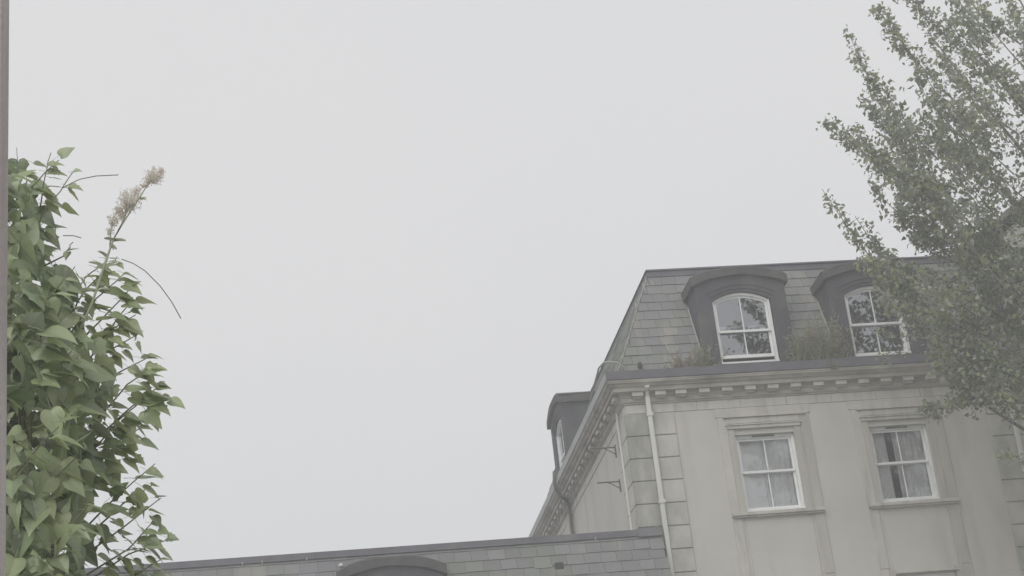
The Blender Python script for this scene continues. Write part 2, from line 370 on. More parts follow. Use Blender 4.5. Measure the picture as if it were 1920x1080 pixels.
for fi, (z0, z1) in enumerate(FLOORS):
    for wi, (x0, x1) in enumerate(WINX):
        cx = (x0+x1)/2; hw = (x1-x0)/2
        F = sash_window(lambda x, y, z, cx=cx: (cx+x, FY+y+.03, z), hw-.002, z0+.01, z1-.002, 0, bld, glass=GLASS2)
        if fi == 0: b = MB(); b.box(cx-.22, cx+.2, FY+.056, FY+.079, z1-.035, z1-.018); b.build('trickle_vent', IRON, F)
        # stucco surround: outer band, inner band, head mouldings
        E0, E1 = x0-.28, x1+.31
        ear = .52 if fi == 0 else .12
        b = MB()
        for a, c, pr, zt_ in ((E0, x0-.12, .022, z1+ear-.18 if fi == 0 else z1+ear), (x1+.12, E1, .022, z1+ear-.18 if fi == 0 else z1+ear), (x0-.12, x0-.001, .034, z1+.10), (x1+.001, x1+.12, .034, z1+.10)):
            b = MB(); b.box(a, c, FY-pr, FY+.02, z0-.08, zt_); b.build('architrave', SHADE_T if a > x0 or a == x0-.12 else STUCCO_T, bld, bevel=.006)
        b = MB()
        if fi == 0:
            b.box(E0-.03, E1+.03, FY-.026, FY+.02, z1+.342, z1+.505)
            pass
            b.box(x0-.12, x1+.12, FY-.028, FY+.02, z1+.205, z1+.315)
        if fi == 0: b.build('lintel_panel', STUCCO_T, bld, bevel=.006)
        if fi > 0:
            b = MB(); b.box(x0-.02, x1+.04, FY-.07, FY+.02, z1+.012, z1+.036); b.build('head_moulding', STUCCO_T, bld); b = MB()
        else:
            b = MB(); b.box(x0-.13, x1+.13, FY-.055, FY+.02, z1+.10, z1+.16); b.box(x0-.15, x1+.15, FY-.075, FY+.02, z1+.16, z1+.185); b.build('head_moulding', STUCCO_T, bld, bevel=.006)
        if fi == 0:
            b = MB(); b.box(x0-.18, x1+.25, FY-.06, FY+.02, z1+.318, z1+.338); b.build('drip_moulding', STUCCO_T, bld)
        b = MB(); b.box(E0+.01, E1-.01, FY-.10, FY+.06, z0-.075, z0-.015); b.box(E0+.03, E1-.03, FY-.07, FY+.05, z0-.105, z0-.076); b.build('sill', STUCCO_T, bld, bevel=.006)
        if fi < 3:
            zt, zb = z0-.106, FLOORS[fi+1][1]+.125
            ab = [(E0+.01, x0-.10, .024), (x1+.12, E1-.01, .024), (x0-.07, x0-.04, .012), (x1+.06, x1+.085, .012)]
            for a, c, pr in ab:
                b = MB(); b.box(a, c, FY-pr, FY+.02, zb, zt); b.build('apron_strip', SHADE_T if a > x1 else STUCCO_T, bld, bevel=.008)

# ---- mansard: slates laid one by one over a felt deck
SB, ST = (30.03, 12.52), (31.0, 14.68)          # slope foot and head (y, z)
SL = math.hypot(ST[0]-SB[0], ST[1]-SB[1]); cs, sn = (ST[0]-SB[0])/SL, (ST[1]-SB[1])/SL
DORM = [9.07, 11.61, 14.96, 17.6, 20.2]; DY = 29.98; DORM_SIDE = [36.95]
b = MB()
q0 = -.35; f0 = lambda s: (SB[0]+cs*s, SB[1]+sn*s)
yb, zb = f0(q0); xb = yb-30.03+6.63
yt, zt = ST; xt = yt-30.03+6.63
SD = (14.05-SB[1])/sn; kx = lambda s: 6.63+cs*s
def deck_strip(mapf, cuts, end):      # mapf(u, s); leaves a hole behind each dormer
    u = None
    for c in sorted(cuts)+[None]:
        a, e = u, (end if c is None else c-.85)
        lo = (kx(q0)+mapf[1] if a is None else a); hi = (kx(SD)+mapf[1] if a is None else a)
        b.quad(mapf[0](lo, q0), mapf[0](e, q0), mapf[0](e, SD), mapf[0](hi, SD)); u = None if c is None else c+.85
    b.quad(mapf[0](kx(SD)+mapf[1], SD), mapf[0](end, SD), mapf[0](end, SL), mapf[0](kx(SL)+mapf[1], SL))
deck_strip((lambda u, s: (u, SB[0]+cs*s, SB[1]+sn*s), 0), DORM, RIGHT)
deck_strip((lambda u, s: (6.63+cs*s, u, SB[1]+sn*s), 23.4), DORM_SIDE, BACK)
b.quad((xt, yt, zt), (RIGHT, yt, zt), (RIGHT, BACK, zt), (xt, BACK, zt))
b.quad((RIGHT, yb, zb), (RIGHT, BACK, zb), (RIGHT, BACK, zt), (RIGHT, yt, zt)); b.quad((xb, BACK, zb), (xt, BACK, zt), (RIGHT, BACK, zt), (RIGHT, BACK, zb))
b.build('roof_deck', DECK, bld)

def slate_row(b, mapf, u0, u1, s0, s1, hip=None, jit=True):
    """one slate: mapf(u, s, n) -> world"""
    j = random.uniform(-.006, .006) if jit else 0
    tb = .024+random.uniform(-.004, .006) if jit else .024
    a0, a1 = u0+.0025, u1-.0025
    if jit and random.random() < .03: j -= random.uniform(.015, .04)
    def L_(s): return max(a0, hip(s)) if hip else a0
    sb = s0+j
    if L_(sb) > a1-.01: return False
    p = lambda u, s, n: mapf(u, s, n)
    lt = min(L_(s1), a1-.004)
    b.add([p(L_(sb), sb, tb-.012), p(a1, sb, tb-.012), p(a1, s1+.03, -.001), p(lt, s1+.03, -.001), p(L_(sb), sb, tb), p(a1, sb, tb+random.uniform(-.003, .003)), p(a1, s1+.03, .010), p(lt, s1+.03, .010)],
          [(0,3,2,1),(4,5,6,7),(0,1,5,4),(1,2,6,5),(2,3,7,6),(3,0,4,7)])
    return True
front = lambda u, s, n: (u, SB[0]+cs*s-sn*n, SB[1]+sn*s+cs*n)
hipx = lambda s: 6.63+cs*s+.012
EXP, SW = .2305, .285
rows = int((SL+.25)/EXP)+1
far_b = MB(); nsl = 0
for r in range(rows):
    s0 = SL-.02-(r+1)*EXP; s1 = s0+EXP
    if s0 < -.33: break
    u = 6.2-(r % 2)*SW/2+random.uniform(-.03, .03)
    while u < RIGHT-.1:
        wd = SW*random.uniform(.93, 1.07); u1 = u+wd; zc = SB[1]+sn*(s0+s1)/2
        indorm = any(u > c-.84 and u1 < c+.84 and zc < 14.28 for c in DORM)
        if not indorm and u1 > hipx(s0):
            gable = u > 14.3
            if gable: slate_row(far_b, front, u, u1, s0, s1, hipx)
            else:
                b = MB()
                if slate_row(b, front, u, u1, s0, s1, hipx): b.build('slate', SLATE, bld); nsl += 1
        u = u1
far_b.build('slate', SLATE, bld, kind='stuff', label='many small grey slates beyond the leafy branches')
side_b = MB(); side = lambda u, s, n: (6.63+cs*s-sn*n, u, SB[1]+sn*s+cs*n)
hipy = lambda s: 30.03+cs*s+.012
for r in range(rows):
    s0 = SL-.02-(r+1)*EXP; s1 = s0+EXP
    if s0 < -.33: break
    u = 29.6-(r % 2)*SW/2
    while u < BACK:
        wd = SW*random.uniform(.93, 1.07)
        if not any(u > c-.84 and u+wd < c+.84 and SB[1]+sn*s0 < 14.1 for c in DORM_SIDE) and u+wd > hipy(s0): slate_row(side_b, side, u, u+wd, s0, s1, hipy)
        u += wd
side_b.build('slate', SLATE_M, bld, kind='stuff', label='steeply foreshortened slates on the side slope')
# hip roll and mortar line
b = MB(); hp = [(6.63+cs*s-.012, 30.03+cs*s-.012, SB[1]+sn*s+.012) for s in np.linspace(-.33, SL, 9)]
b.tube(hp, .009, 6); b.build('hip_flashing', LEAD_P, bld)
for u, s0_, ln in ((7.47, 1.98, .22), (7.66, 2.12, .13), (7.58, .35, .20), (7.22, 1.55, .10)):
    b = MB(); b.hexa([front(u, s0_, .026), front(u+.016, s0_, .026), front(u+.006, s0_+ln, .026), front(u-.006, s0_+ln, .026)], [front(u, s0_, .030), front(u+.016, s0_, .030), front(u+.006, s0_+ln, .030), front(u-.006, s0_+ln, .030)])
    b.build('lichen_streak', MORTAR, bld)
# cap: lead fascia with a drip
b = MB()
lo = [(7.60, 30.965), (RIGHT+.02, 30.965), (RIGHT+.02, BACK+.02), (7.575, BACK+.02)]
b.hexa([(7.585, 30.965, 14.675), (RIGHT+.02, 30.965, 14.675), (RIGHT+.02, BACK+.02, 14.675), (7.585, BACK+.02, 14.675)],
       [(7.60, 30.985, 14.795), (RIGHT+.02, 30.985, 14.795), (RIGHT+.02, BACK+.02, 14.795), (7.60, BACK+.02, 14.795)])
b.hexa([(7.575, 30.955, 14.797), (RIGHT+.04, 30.955, 14.797), (RIGHT+.04, BACK+.04, 14.797), (7.575, BACK+.04, 14.797)],
       [(7.585, 30.965, 14.83), (RIGHT+.03, 30.965, 14.83), (RIGHT+.03, BACK+.03, 14.83), (7.585, BACK+.03, 14.83)])
b.build('roof_cap', LEAD, bld)

# ---- dormers
def dormer(xf, back=.95, foot=12.2, name='dormer', parent=bld):
    FH, OH, z0, spr, rise = .86, .56, 12.46, 13.71, .17
    ft = lambda x: 14.0+.20*(1-(x/FH)**2)
    op = lambda x: spr+rise*(1-(x/OH)**2)
    b = MB(xf); n = 14
    # face: jambs, sill band, arched head
    for sx in (-1, 1):
        b.box(min(sx*OH, sx*FH), max(sx*OH, sx*FH), 0, .10, foot, 14.0)
    b.box(-OH, OH, 0, .10, foot, z0)
    for i in range(n):
        a, c = -OH+2*OH*i/n, -OH+2*OH*(i+1)/n
        b.hexa([(a, 0, op(a)), (c, 0, op(c)), (c, .10, op(c)), (a, .10, op(a))], [(a, 0, ft(a)), (c, 0, ft(c)), (c, .10, ft(c)), (a, .10, ft(a))])
    for sx in (-1, 1):
        for i in range(4):
            a = sx*(OH+(FH-OH)*i/4); c = sx*(OH+(FH-OH)*(i+1)/4); a, c = min(a, c), max(a, c)
            b.hexa([(a, 0, 14.0), (c, 0, 14.0), (c, .10, 14.0), (a, .10, 14.0)], [(a, 0, ft(a)+.001), (c, 0, ft(c)+.001), (c, .10, ft(c)+.001), (a, .10, ft(a)+.001)])
    D = b.build(name, LEAD_D, parent)
    # raised label mould over the arch
    for k, (o1, o2, pr) in enumerate(((.055, .075, .018), (.13, .15, .014))):
        b = MB(xf)
        for i in range(n):
            W = OH+.05*(k+1); a, c = -W+2*W*i/n, -W+2*W*(i+1)/n
            h = lambda x: spr+rise*(1-(x/W)**2)-.0
            b.hexa([(a, -pr, h(a)+o1), (c, -pr, h(c)+o1), (c, .01, h(c)+o1), (a, .01, h(a)+o1)], [(a, -pr, h(a)+o2), (c, -pr, h(c)+o2), (c, .01, h(c)+o2), (a, .01, h(a)+o2)])
        b.build('arch_moulding', LEAD_D, D)
    for sx in (-1, 1):
        b = MB(xf); x0, x1 = (FH-.03, FH-.001); x0, x1 = min(sx*x0, sx*x1), max(sx*x0, sx*x1)
        b.box(x0, x1, .10, back, foot, 14.0); b.build('cheek', LEAD_D, D)
        b = MB(xf)      # flashing where the cheek meets the slates
        pts = [(sx*(FH+.012), SB[0]+cs*s-DY-.02, SB[1]+sn*s) for s in np.linspace(.12, 1.45, 6)]
        b.tube(pts, .014, 6); b.build('cheek_flashing', MORTAR, D)
    # barrel hood
    b = MB(xf); HH = .925; n = 22; ya, yb = -.07, back
    ph = random.uniform(0, 6); lo_ = lambda x: 14.0+.20*(1-(x/HH)**2)+.006*math.sin(9*x+ph); hi_ = lambda x: 14.175+.195*(1-abs(x/HH)**2.6)+.008*math.sin(7*x+ph*2)
    for i in range(n):
        a, c = -HH+2*HH*i/n, -HH+2*HH*(i+1)/n
        b.add([(a, ya, lo_(a)), (c, ya, lo_(c)), (c, ya, hi_(c)-.03), (a, ya, hi_(a)-.03), (a, ya+.03, hi_(a)), (c, ya+.03, hi_(c)), (c, yb, hi_(c)), (a, yb, hi_(a)), (a, yb, lo_(a)), (c, yb, lo_(c))],
              [(0,1,2,3), (3,2,5,4), (4,5,6,7), (0,8,9,1)])
    b.quad((-HH, ya, lo_(HH)), (-HH, ya, hi_(HH)-.03), (-HH, yb, hi_(HH)), (-HH, yb, lo_(HH))); b.quad((HH, ya, lo_(HH)), (HH, yb, lo_(HH)), (HH, yb, hi_(HH)), (HH, ya, hi_(HH)-.03))
    b.build('hood', HOOD, D)
    return D
for c in DORM:
    xf = lambda x, y, z, c=c: (c+x, DY+y, z)
    D = dormer(xf); sash_window(lambda x, y, z, c=c: (c-.012+x, DY+y-.0, z), .556, 12.463, 13.708, .165, bld, up=.10 if c == DORM[0] else 0)
for c in DORM_SIDE:
    xf = lambda x, y, z, c=c: (6.58+y, c-x, z)
    D = dormer(xf); sash_window(lambda x, y, z, c=c: (6.58+y, c-x, z), .556, 12.463, 13.708, .165, bld)

# gabled roof rising behind the mansard, right, behind the leaves
b = MB(); gx0, gx1, gz = 13.9, 19.4, 14.84; ax = (gx0+gx1)/2; az = gz+(ax-gx0)*.68
b.hexa([(gx0+.25, 31.12, gz-.15), (gx1-.25, 31.12, gz-.15), (ax, 31.12, az-.2)], [(gx0+.25, 31.3, gz-.15), (gx1-.25, 31.3, gz-.15), (ax, 31.3, az-.2)]); b.build('gable', STUCCO_T, bld)
b = MB()
for sx, xe in ((1, gx0), (-1, gx1)):
    b.hexa([(xe, 31.02, gz-.02), (ax, 31.02, az-.02), (ax, 38, az-.02), (xe, 38, gz-.02)], [(xe, 31.02, gz+.10), (ax, 31.02, az+.10), (ax, 38, az+.10), (xe, 38, gz+.10)])
b.build('gable_roof', LEAD, bld)
b = MB(); b.tube([(14.75, 31.0, 14.99), (14.75, 31.12, 14.99)], .17, 16); b.build('round_vent', IRON, bld)

# ---- pipes
def downpipe(x0, y0, z0, z1, half, m_=PIPE, parent=bld, colz=()):
    b = MB(); b.box(x0-half, x0+half, y0-half*.8, y0+half*.8, z0, z1); p = b.build('downpipe', m_, parent, bevel=half*.4)
    for z in colz:
        b = MB(); b.box(x0-half-.014, x0+half+.014, y0-half*.8-.014, y0+half*.8+.01, z, z+.07); b.build('collar', m_, p, bevel=.006)
downpipe(7.025, FY-.085, .1, 11.93, .044, colz=(11.52, 9.9, 8.15, 6.3, 4.4))
downpipe(13.80, FY-.085, .1, 11.93, .043, colz=(11.5, 9.7, 7.9))
b = MB(); b.tube([(7.025, FY-.085, 11.9), (7.025, FY-.14, 12.0), (7.01, FY-.25, 12.05)], .045, 8); b.build('pipe_swan_neck', PIPE, bld)
b = MB(); b.tube([(CX-.055, 30.47, 1), (CX-.055, 30.47, 11.8)], .022, 8); b.build('side_pipe', PIPE, bld)
b = MB()
pp = [(6.22, 35.9, 12.42), (6.20, 35.92, 12.2), (6.22, 35.95, 12.05), (6.34, 36.1, 11.92), (6.47, 36.25, 11.86), (6.53, 36.33, 11.75), (6.53, 36.36, 11.4), (6.53, 36.36, 8)]
b.tube([Vector(p) for p in pp], .038, 8); b.build('side_rainwater_pipe', IRON, bld, smooth=True)
b = MB(); lp = [(6.70, 29.98, 12.3), (6.66, 29.92, 12.5), (6.55, 29.88, 12.57), (6.40, 29.9, 12.60), (6.33, 30.0, 12.625), (6.30, 30.33, 12.65), (6.30, 30.82, 12.57), (6.30, 31.28, 12.46), (6.30, 31.7, 12.38), (6.33, 31.85, 12.25)]
b.tube(lp, .018, 8); b.build('roof_handrail', LEAD_P, bld, smooth=True)
for z in (11.39, 10.73):
    b = MB(); b.box(CX-.02, CX+.01, 31.17, 31.23, z-.19, z+.04); P_ = b.build('wall_bracket', IRON, bld)
    b = MB(); b.tube([(CX-.02, 31.2, z), (6.17, 31.2, z)], .014, 8); b.build('bracket_arm', IRON, P_)
    b = MB(); b.tube([(CX-.02, 31.2, z-.13), (CX-.10, 31.2, z-.075), (CX-.22, 31.2, z-.01)], .009, 6); b.build('bracket_brace', IRON, P_)

# ---- curtains (hang inside the two upper windows)
def curtain(name, x0, x1, z0, z1, y, label, ruffle=.018, waves=7, slant=0.0, shape=None):
    b = MB(); nx, nz = 60, 8
    for j in range(nz+1):
        for i in range(nx+1):
            t = i/nx; z = z0+(z1-z0)*j/nz; f = 1-j/nz
            x = x0+(x1-x0)*t+slant*f*(t if slant > 0 else 1-t)
            yy = y+ruffle*(math.sin(t*waves*2*math.pi)+.5*math.sin(t*waves*4.7+1+f*1.2))*(0.4+.6*f)
            b.v.append((x, yy, z))
    for j in range(nz):
        for i in range(nx): k = j*(nx+1)+i; b.f.append((k, k+1, k+nx+2, k+nx+1))
    return tag(b.build(name, CURTAIN, smooth=True), label, 'curtain')
curtain('curtain', 8.55, 9.03, 9.66, 11.09, 30.22, 'flat pale curtain in the left half of the left wall window', .006, 3)
curtain('curtain', 9.0, 9.65, 9.66, 11.09, 30.235, 'pleated pale curtain in the right half of the left wall window', .02, 7)
curtain('curtain', 11.06, 11.40, 9.66, 11.09, 30.22, 'narrow pale curtain left of the dark gap in the right wall window', .015, 4)
curtain('curtain', 11.54, 12.16, 9.66, 11.09, 30.235, 'wide pleated pale curtain right of the dark gap in the right wall window', .022, 7)

# ================================================================== lower wing in front of the side wall
WY, WZ, WR, WL = 29.88, 9.33, 6.93, -14.0      # head of its slope
wing = empty('slate_roofed_wing', (WL, 28.6, 0), 'low wing with steep slate roof and grey ridge cap joining the taller stucco building', 'building')
wfront = lambda u, s, n: (u, WY-cs*s-sn*n, WZ-sn*s+cs*n)       # s measured down the slope
DEP = 2.4
b = MB(); yb, zb = WY-cs*DEP, WZ-sn*DEP
b.quad((WL, yb, zb), (WR-.01, yb, zb), (WR-.01, WY, WZ), (WL, WY, WZ)); b.quad((WL, WY, WZ), (CX-.02, WY, WZ), (CX-.02, 40, WZ), (WL, 40, WZ))
b.quad((WR-.01, yb, zb), (WR-.01, FY-.05, zb), (WR-.01, FY-.05, WZ-.01), (WR-.01, WY, WZ)); b.quad((WL, yb, zb), (WL, WY, WZ), (WL, 40, WZ), (WL, 40, zb))
b.build('roof_deck', DECK, wing)
b = MB(); b.box(WL, WR-.05, yb+.12, 29.95, 0, zb); b.box(WL, CX-.06, 29.96, 40, 0, WZ-.02); b.build('wall', STUCCO, wing)
b = MB(); b.box(WL, WR, yb-.12, yb+.11, zb-.12, zb+.0); b.build('gutter', IRON, wing)
b = MB()
b.hexa([(WL, WY-.055, WZ), (6.50, WY-.055, WZ), (6.50, 40.0, WZ), (WL, 40.0, WZ)], [(WL, WY-.03, WZ+.12), (6.50, WY-.03, WZ+.12), (6.50, 40.0, WZ+.12), (WL, 40.0, WZ+.12)])
b.build('ridge_cap', LEAD, wing)
b = MB(); b.hexa([(6.505, WY-.075, WZ-.02), (6.93, WY-.075, WZ-.02), (6.93, FY-.038, WZ-.02), (6.505, FY-.038, WZ-.02)],
                 [(6.505, WY+.01, WZ+.14), (6.93, WY-.01, WZ+.16), (6.93, FY-.038, WZ+.16), (6.505, FY-.038, WZ+.16)]); b.build('lead_flashing', LEAD, wing, 'pale lead flashing at the end of the ridge')
WD = 2.17
stuff_b = MB(); cnt = 0; r = 0; s_ = -.0
wrows = [.065]+[.225]*10
for r, ex in enumerate(wrows):
    s1 = s_+ex
    u = WL-(r % 2)*SW/2
    while u < WR:
        wd = SW*random.uniform(.92, 1.08); u1 = min(u+wd, WR)
        if u1-u > .05:
            ind = (u > WD-.84 and u1 < WD+.84 and s_ > .3)
            if not ind:
                inv = u > -2.9 and r <= 1+max(0, (u+1.6)/8.5*4.2)
                m_ = lambda uu, ss, nn, s1=s1: wfront(uu, s1-ss, nn)
                if inv:
                    b = MB(); slate_row(b, m_, u, u1, 0, ex); b.build('slate', SLATE, wing); cnt += 1
                else: slate_row(stuff_b, m_, u, u1, 0, ex)
        u += wd
    s_ = s1
stuff_b.build('slate', SLATE, wing, kind='stuff', label='the remaining slates lower down the roof and further left')
xf = lambda x, y, z: (WD+x, 29.50+y, z-5.18)
dormer(xf, back=.30, foot=12.3, parent=wing)
sash_window(lambda x, y, z: (WD+x, 29.50+y, z-5.18), .556, 12.463, 13.708, .165, wing)
for x in (.05-.02, -.30, .78, 5.75):
    b = MB(); p = wfront(x, .03, .02); b.box(x-.008, x+.008, WY-.07, WY-.056, WZ-.03, WZ+.03); b.build('lead_clip', MORTAR, wing)
b = MB(); p0 = wfront(5.03, .51, 0); b.box(4.96, 5.10, p0[1]-.05, p0[1]+.12, p0[2]-.09, p0[2]+.05); b.build('roof_vent', DECK, wing)
b = MB(); p = at(639, 1060, 29.76); b.blob(p, .04, .04, .035); tag(b.build('pale_lump', DROP, smooth=True), 'small round white lump lying on the lower slate roof, left of its dormer', 'lump')

# ================================================================== weeds and moss in the gutter
def blade_mesh(b, p, d, l, w_, droop):
    p = Vector(p); d = Vector(d).normalized(); sd_ = d.cross(Vector((random.uniform(-1, 1), random.uniform(-1, 1), .3))).normalized()
    pts = []
    q = p.copy(); dd = d.copy()
    for i in range(5):
        pts.append(q.copy()); q += dd*l/4; dd = (dd+Vector((0, 0, -droop/4))+Vector((random.uniform(-.08, .08),)*3)).normalized()
    vs_ = []; fs = []
    for i, a in enumerate(pts):
        ww = w_*(1-i/4)**.6+.0008; vs_ += [tuple(a-sd_*ww), tuple(a+sd_*ww)]
    for i in range(4): fs.append((2*i, 2*i+1, 2*i+3, 2*i+2))
    b.add(vs_, fs)
def weed(loc, rx, h, n, label, mats=(WEED, WEEDR), lean=(0, 0), group=None):
    e = empty('roof_weed', loc, label, 'weed', group)
    g1 = MB(); g2 = MB()
    for i in range(n):
        x = random.gauss(0, rx*.45); k = abs(x)/rx
        p = (loc[0]+x, loc[1]+random.uniform(-.05, .04), loc[2])
        d = (x*.8/max(rx, .01)*.5+random.uniform(-.3, .3)+lean[0], random.uniform(-.35, .05), 1)
        hh = h*random.uniform(.4, 1)*(1-.35*min(k, 1)); bm_ = g1 if random.random() < .68 else g2
        blade_mesh(bm_, p, d, hh, .005, random.uniform(.1, .7))
        P_ = Vector(p)+Vector(d).normalized()*hh*.7
        for j in range(7):      # small leaves up the stalk
            t = random.uniform(.2, 1); pp = Vector(p)+Vector(d).normalized()*hh*t
            blade_mesh(bm_, pp, (random.uniform(-1, 1), random.uniform(-1, .3), random.uniform(-.2, 1)), random.uniform(.03, .075), .009, .5)
    g1.build('leaf', mats[0], e, kind='stuff'); g2.build('stalk', mats[1], e, kind='stuff'); return e
weed((10.40, 29.90, 12.3), .34, 1.12, 260, 'tall dry clump of weeds in the gutter between the two dormers')
weed((9.96, 29.86, 12.3), .16, .72, 80, 'thin green weed beside the right foot of the left dormer', (WEED, WEED))
weed((8.14, 29.88, 12.3), .18, .66, 80, 'short yellow green weed at the left foot of the left dormer', (WEED, WEED))
weed((7.72, 29.92, 12.3), .24, .52, 50, 'sparse brownish weed in the gutter left of the left dormer', (WEEDR, WEED))
weed((10.48, 29.70, 12.12), .05, .22, 24, 'tiny weed sprouting from the cornice under the tall dry clump', (WEED, WEEDR))
b = MB(); b.blob(at(1200, 685, 29.93), .045, .04, .06, jit=.3); tag(b.build('moss_lump', MOSS, smooth=True), 'small dark moss lump at the foot of the slates near the hip', 'moss')

# ================================================================== leaf batches
def leaf_batch(name, P, T, Nn, S, tmpl_v, tmpl_f, m_, parent=None, label=None, kind='stuff'):
    """P positions, T tip directions, Nn normals, S sizes (arrays)"""
    T = T/np.linalg.norm(T, axis=1)[:, None]; B = np.cross(T, Nn); B /= np.linalg.norm(B, axis=1)[:, None]+1e-9; Nn = np.cross(B, T)
    tv = np.array(tmpl_v); nv = len(tv); n = len(P)
    V = P[:, None, :]+S[:, None, None]*(tv[None, :, 0:1]*B[:, None, :]+tv[None, :, 1:2]*T[:, None, :]+tv[None, :, 2:3]*Nn[:, None, :])
    V = V.reshape(-1, 3)
    me = bpy.data.meshes.new(name); me.vertices.add(len(V)); me.vertices.foreach_set('co', V.ravel())
    lens = np.array([len(f) for f in tmpl_f]); flat = np.concatenate([np.array(f) for f in tmpl_f])
    allf = (flat[None, :]+(np.arange(n)*nv)[:, None]).ravel(); tot = np.tile(lens, n); st = np.concatenate([[0], np.cumsum(tot)[:-1]])
    me.loops.add(len(allf)); me.loops.foreach_set('vertex_index', allf.astype(np.int32))
    me.polygons.add(len(tot)); me.polygons.foreach_set('loop_start', st.astype(np.int32)); me.polygons.foreach_set('loop_total', tot.astype(np.int32))
    me.update(calc_edges=True); me.validate(); me.materials.append(m_)
    return put(name, me, parent, label, kind)

# ================================================================== tree
TB = Vector((15.1, 27.1, 0))
tree = empty('broadleaf_tree', TB, 'tall leafy tree with small grey green leaves reaching in from the right edge', 'tree')
b = MB(); tp = [TB+Vector((.25*math.sin(z*.35), .2*math.cos(z*.3)-.2, z)) for z in np.linspace(0, 18.5, 20)]
b.tube(tp, [.27*(1-i/20)**.8+.02 for i in range(20)], 12); b.build('trunk', BARK, tree, smooth=True)
tv = [(0, -.05, 0), (.40, .05, .07), (.30, .42, .06), (.17, .70, .02), (0, 1.08, -.10), (-.17, .70, .02), (-.36, .46, .09), (-.38, .10, .07), (0, .45, -.04)]
tf = [(0, 1, 2, 8), (8, 2, 3, 4), (0, 8, 6, 7), (8, 4, 5, 6)]
LP, LT, LN, LS = [], [], [], []
limbs = MB(); twigs = MB()
def spray(P0, P1, r, n, size=.062, bend=.12, limb_r=.012, tipr=.3, fr=0.0):
    P0, P1 = Vector(P0), Vector(P1); D = P1-P0; L = D.length; d = D.normalized()
    sag = Vector((0, 0, -1))*bend*L
    pt = lambda t: P0+D*t+sag*(t*(1-t))*2
    limbs.tube([pt(t) for t in np.linspace(0, 1, 8)], [limb_r*(1-.8*t)+.002 for t in np.linspace(0, 1, 8)], 5, cap=False)
    k = 0
    while k < n:
        t = fr+(1-fr)*random.random()**.85
        rr = r*(1-(1-tipr)*t)
        off = Vector((random.gauss(0, 1), random.gauss(0, 1), random.gauss(0, 1)))*rr*.5
        c = pt(t)+off+d*rr*.4
        if off.length > .12 and random.random() < .4: twigs.tube([pt(max(t-.12*rr/max(L, .1), 0)), c], [.004, .0018], 3, cap=False)
        m_ = random.randint(3, 8)
        for j in range(m_):
            q = c+Vector((random.gauss(0, .055), random.gauss(0, .055), random.gauss(0, .055)))
            LP.append(q); LT.append((random.gauss(0, .7)+d.x*.3, random.gauss(0, .7)+d.y*.3, random.gauss(-.25, .7)))
            LN.append((random.gauss(0, .6), random.gauss(-.2, .6), random.gauss(.4, .6))); LS.append(size*random.uniform(.6, 1.25))
        k += m_
def pspray(p0, p1, r, n, Y=26.7, dY=.5, size=.083, **k): spray(at(*p0, Y+dY), at(*p1, Y), r*1.14, int(n*.98), size=size, **k)
# the outer sprays that stand against the sky
pspray((1790, 190), (1642, 14), .30, 520)
pspray((1830, 120), (1690, -25), .34, 600)
pspray((1720, 330), (1592, 64), .22, 380, tipr=.22)
pspray((1760, 300), (1612, 120), .26, 420, Y=25.7)
pspray((1780, 380), (1552, 230), .30, 620, tipr=.30)
pspray((1740, 330), (1618, 188), .24, 300, Y=25.7)
pspray((1800, 420), (1600, 245), .38, 700, Y=25.7)
pspray((1800, 470), (1662, 300), .34, 520)
pspray((1790, 480), (1627, 343), .20, 300, tipr=.25)
pspray((1850, 480), (1690, 395), .34, 520)
pspray((1700, 560), (1541, 354), .15, 260, Y=26.4, tipr=.22)
pspray((1690, 520), (1603, 405), .17, 170, Y=26.4, tipr=.3)
pspray((1760, 540), (1640, 470), .24, 300, Y=26.4)
pspray((1820, 500), (1712, 450), .22, 160)
# crown seen above the roof
def inside(x, y):
    bnd = [(0, 1700), (60, 1690), (110, 1730), (160, 1690), (230, 1650), (300, 1675), (380, 1710), (430, 1750), (470, 1800), (500, 1860)]
    for (y0, x0), (y1, x1) in zip(bnd, bnd[1:]):
        if y0 <= y <= y1: return x > x0+(x1-x0)*(y-y0)/(y1-y0)
    return False
n_ = 0
while n_ < 74:
    x, y = random.uniform(1650, 2010), random.uniform(-40, 480)
    if not inside(x, max(y, 0)): continue
    if any((x-gx)**2+(y-gy)**2 < gr**2 for gx, gy, gr in ((1862, 30, 26), (1868, 95, 28), (1850, 215, 22), (1905, 215, 20), (1760, 150, 16))): continue
    L_ = random.uniform(90, 190); Y = random.uniform(25.6, 28.4)
    pspray((x+L_*.75, y+L_*random.uniform(.6, 1.1)), (x, y), .27, 225, Y=Y, dY=random.uniform(-.5, .5)); n_ += 1
# limbs that run up to the left through the crown
for (x0, y0), (x1, y1) in (((2080, 760), (1700, 330)), ((2100, 640), (1760, 190)), ((2150, 480), (1800, 60)), ((2050, 700), (1735, 440)), ((2120, 380), (1880, -60)), ((2100, 860), (1720, 560)), ((2080, 900), (1760, 700)), ((2140, 560), (1740, 60))):
    A, B = at(x0, y0, 27.1), at(x1, y1, 26.8); limbs.tube([A, A.lerp(B, .35)+Vector((.06, 0, -.1)), A.lerp(B, .7)+Vector((0, 0, -.06)), B], [.055, .038, .022, .008], 6, cap=False)
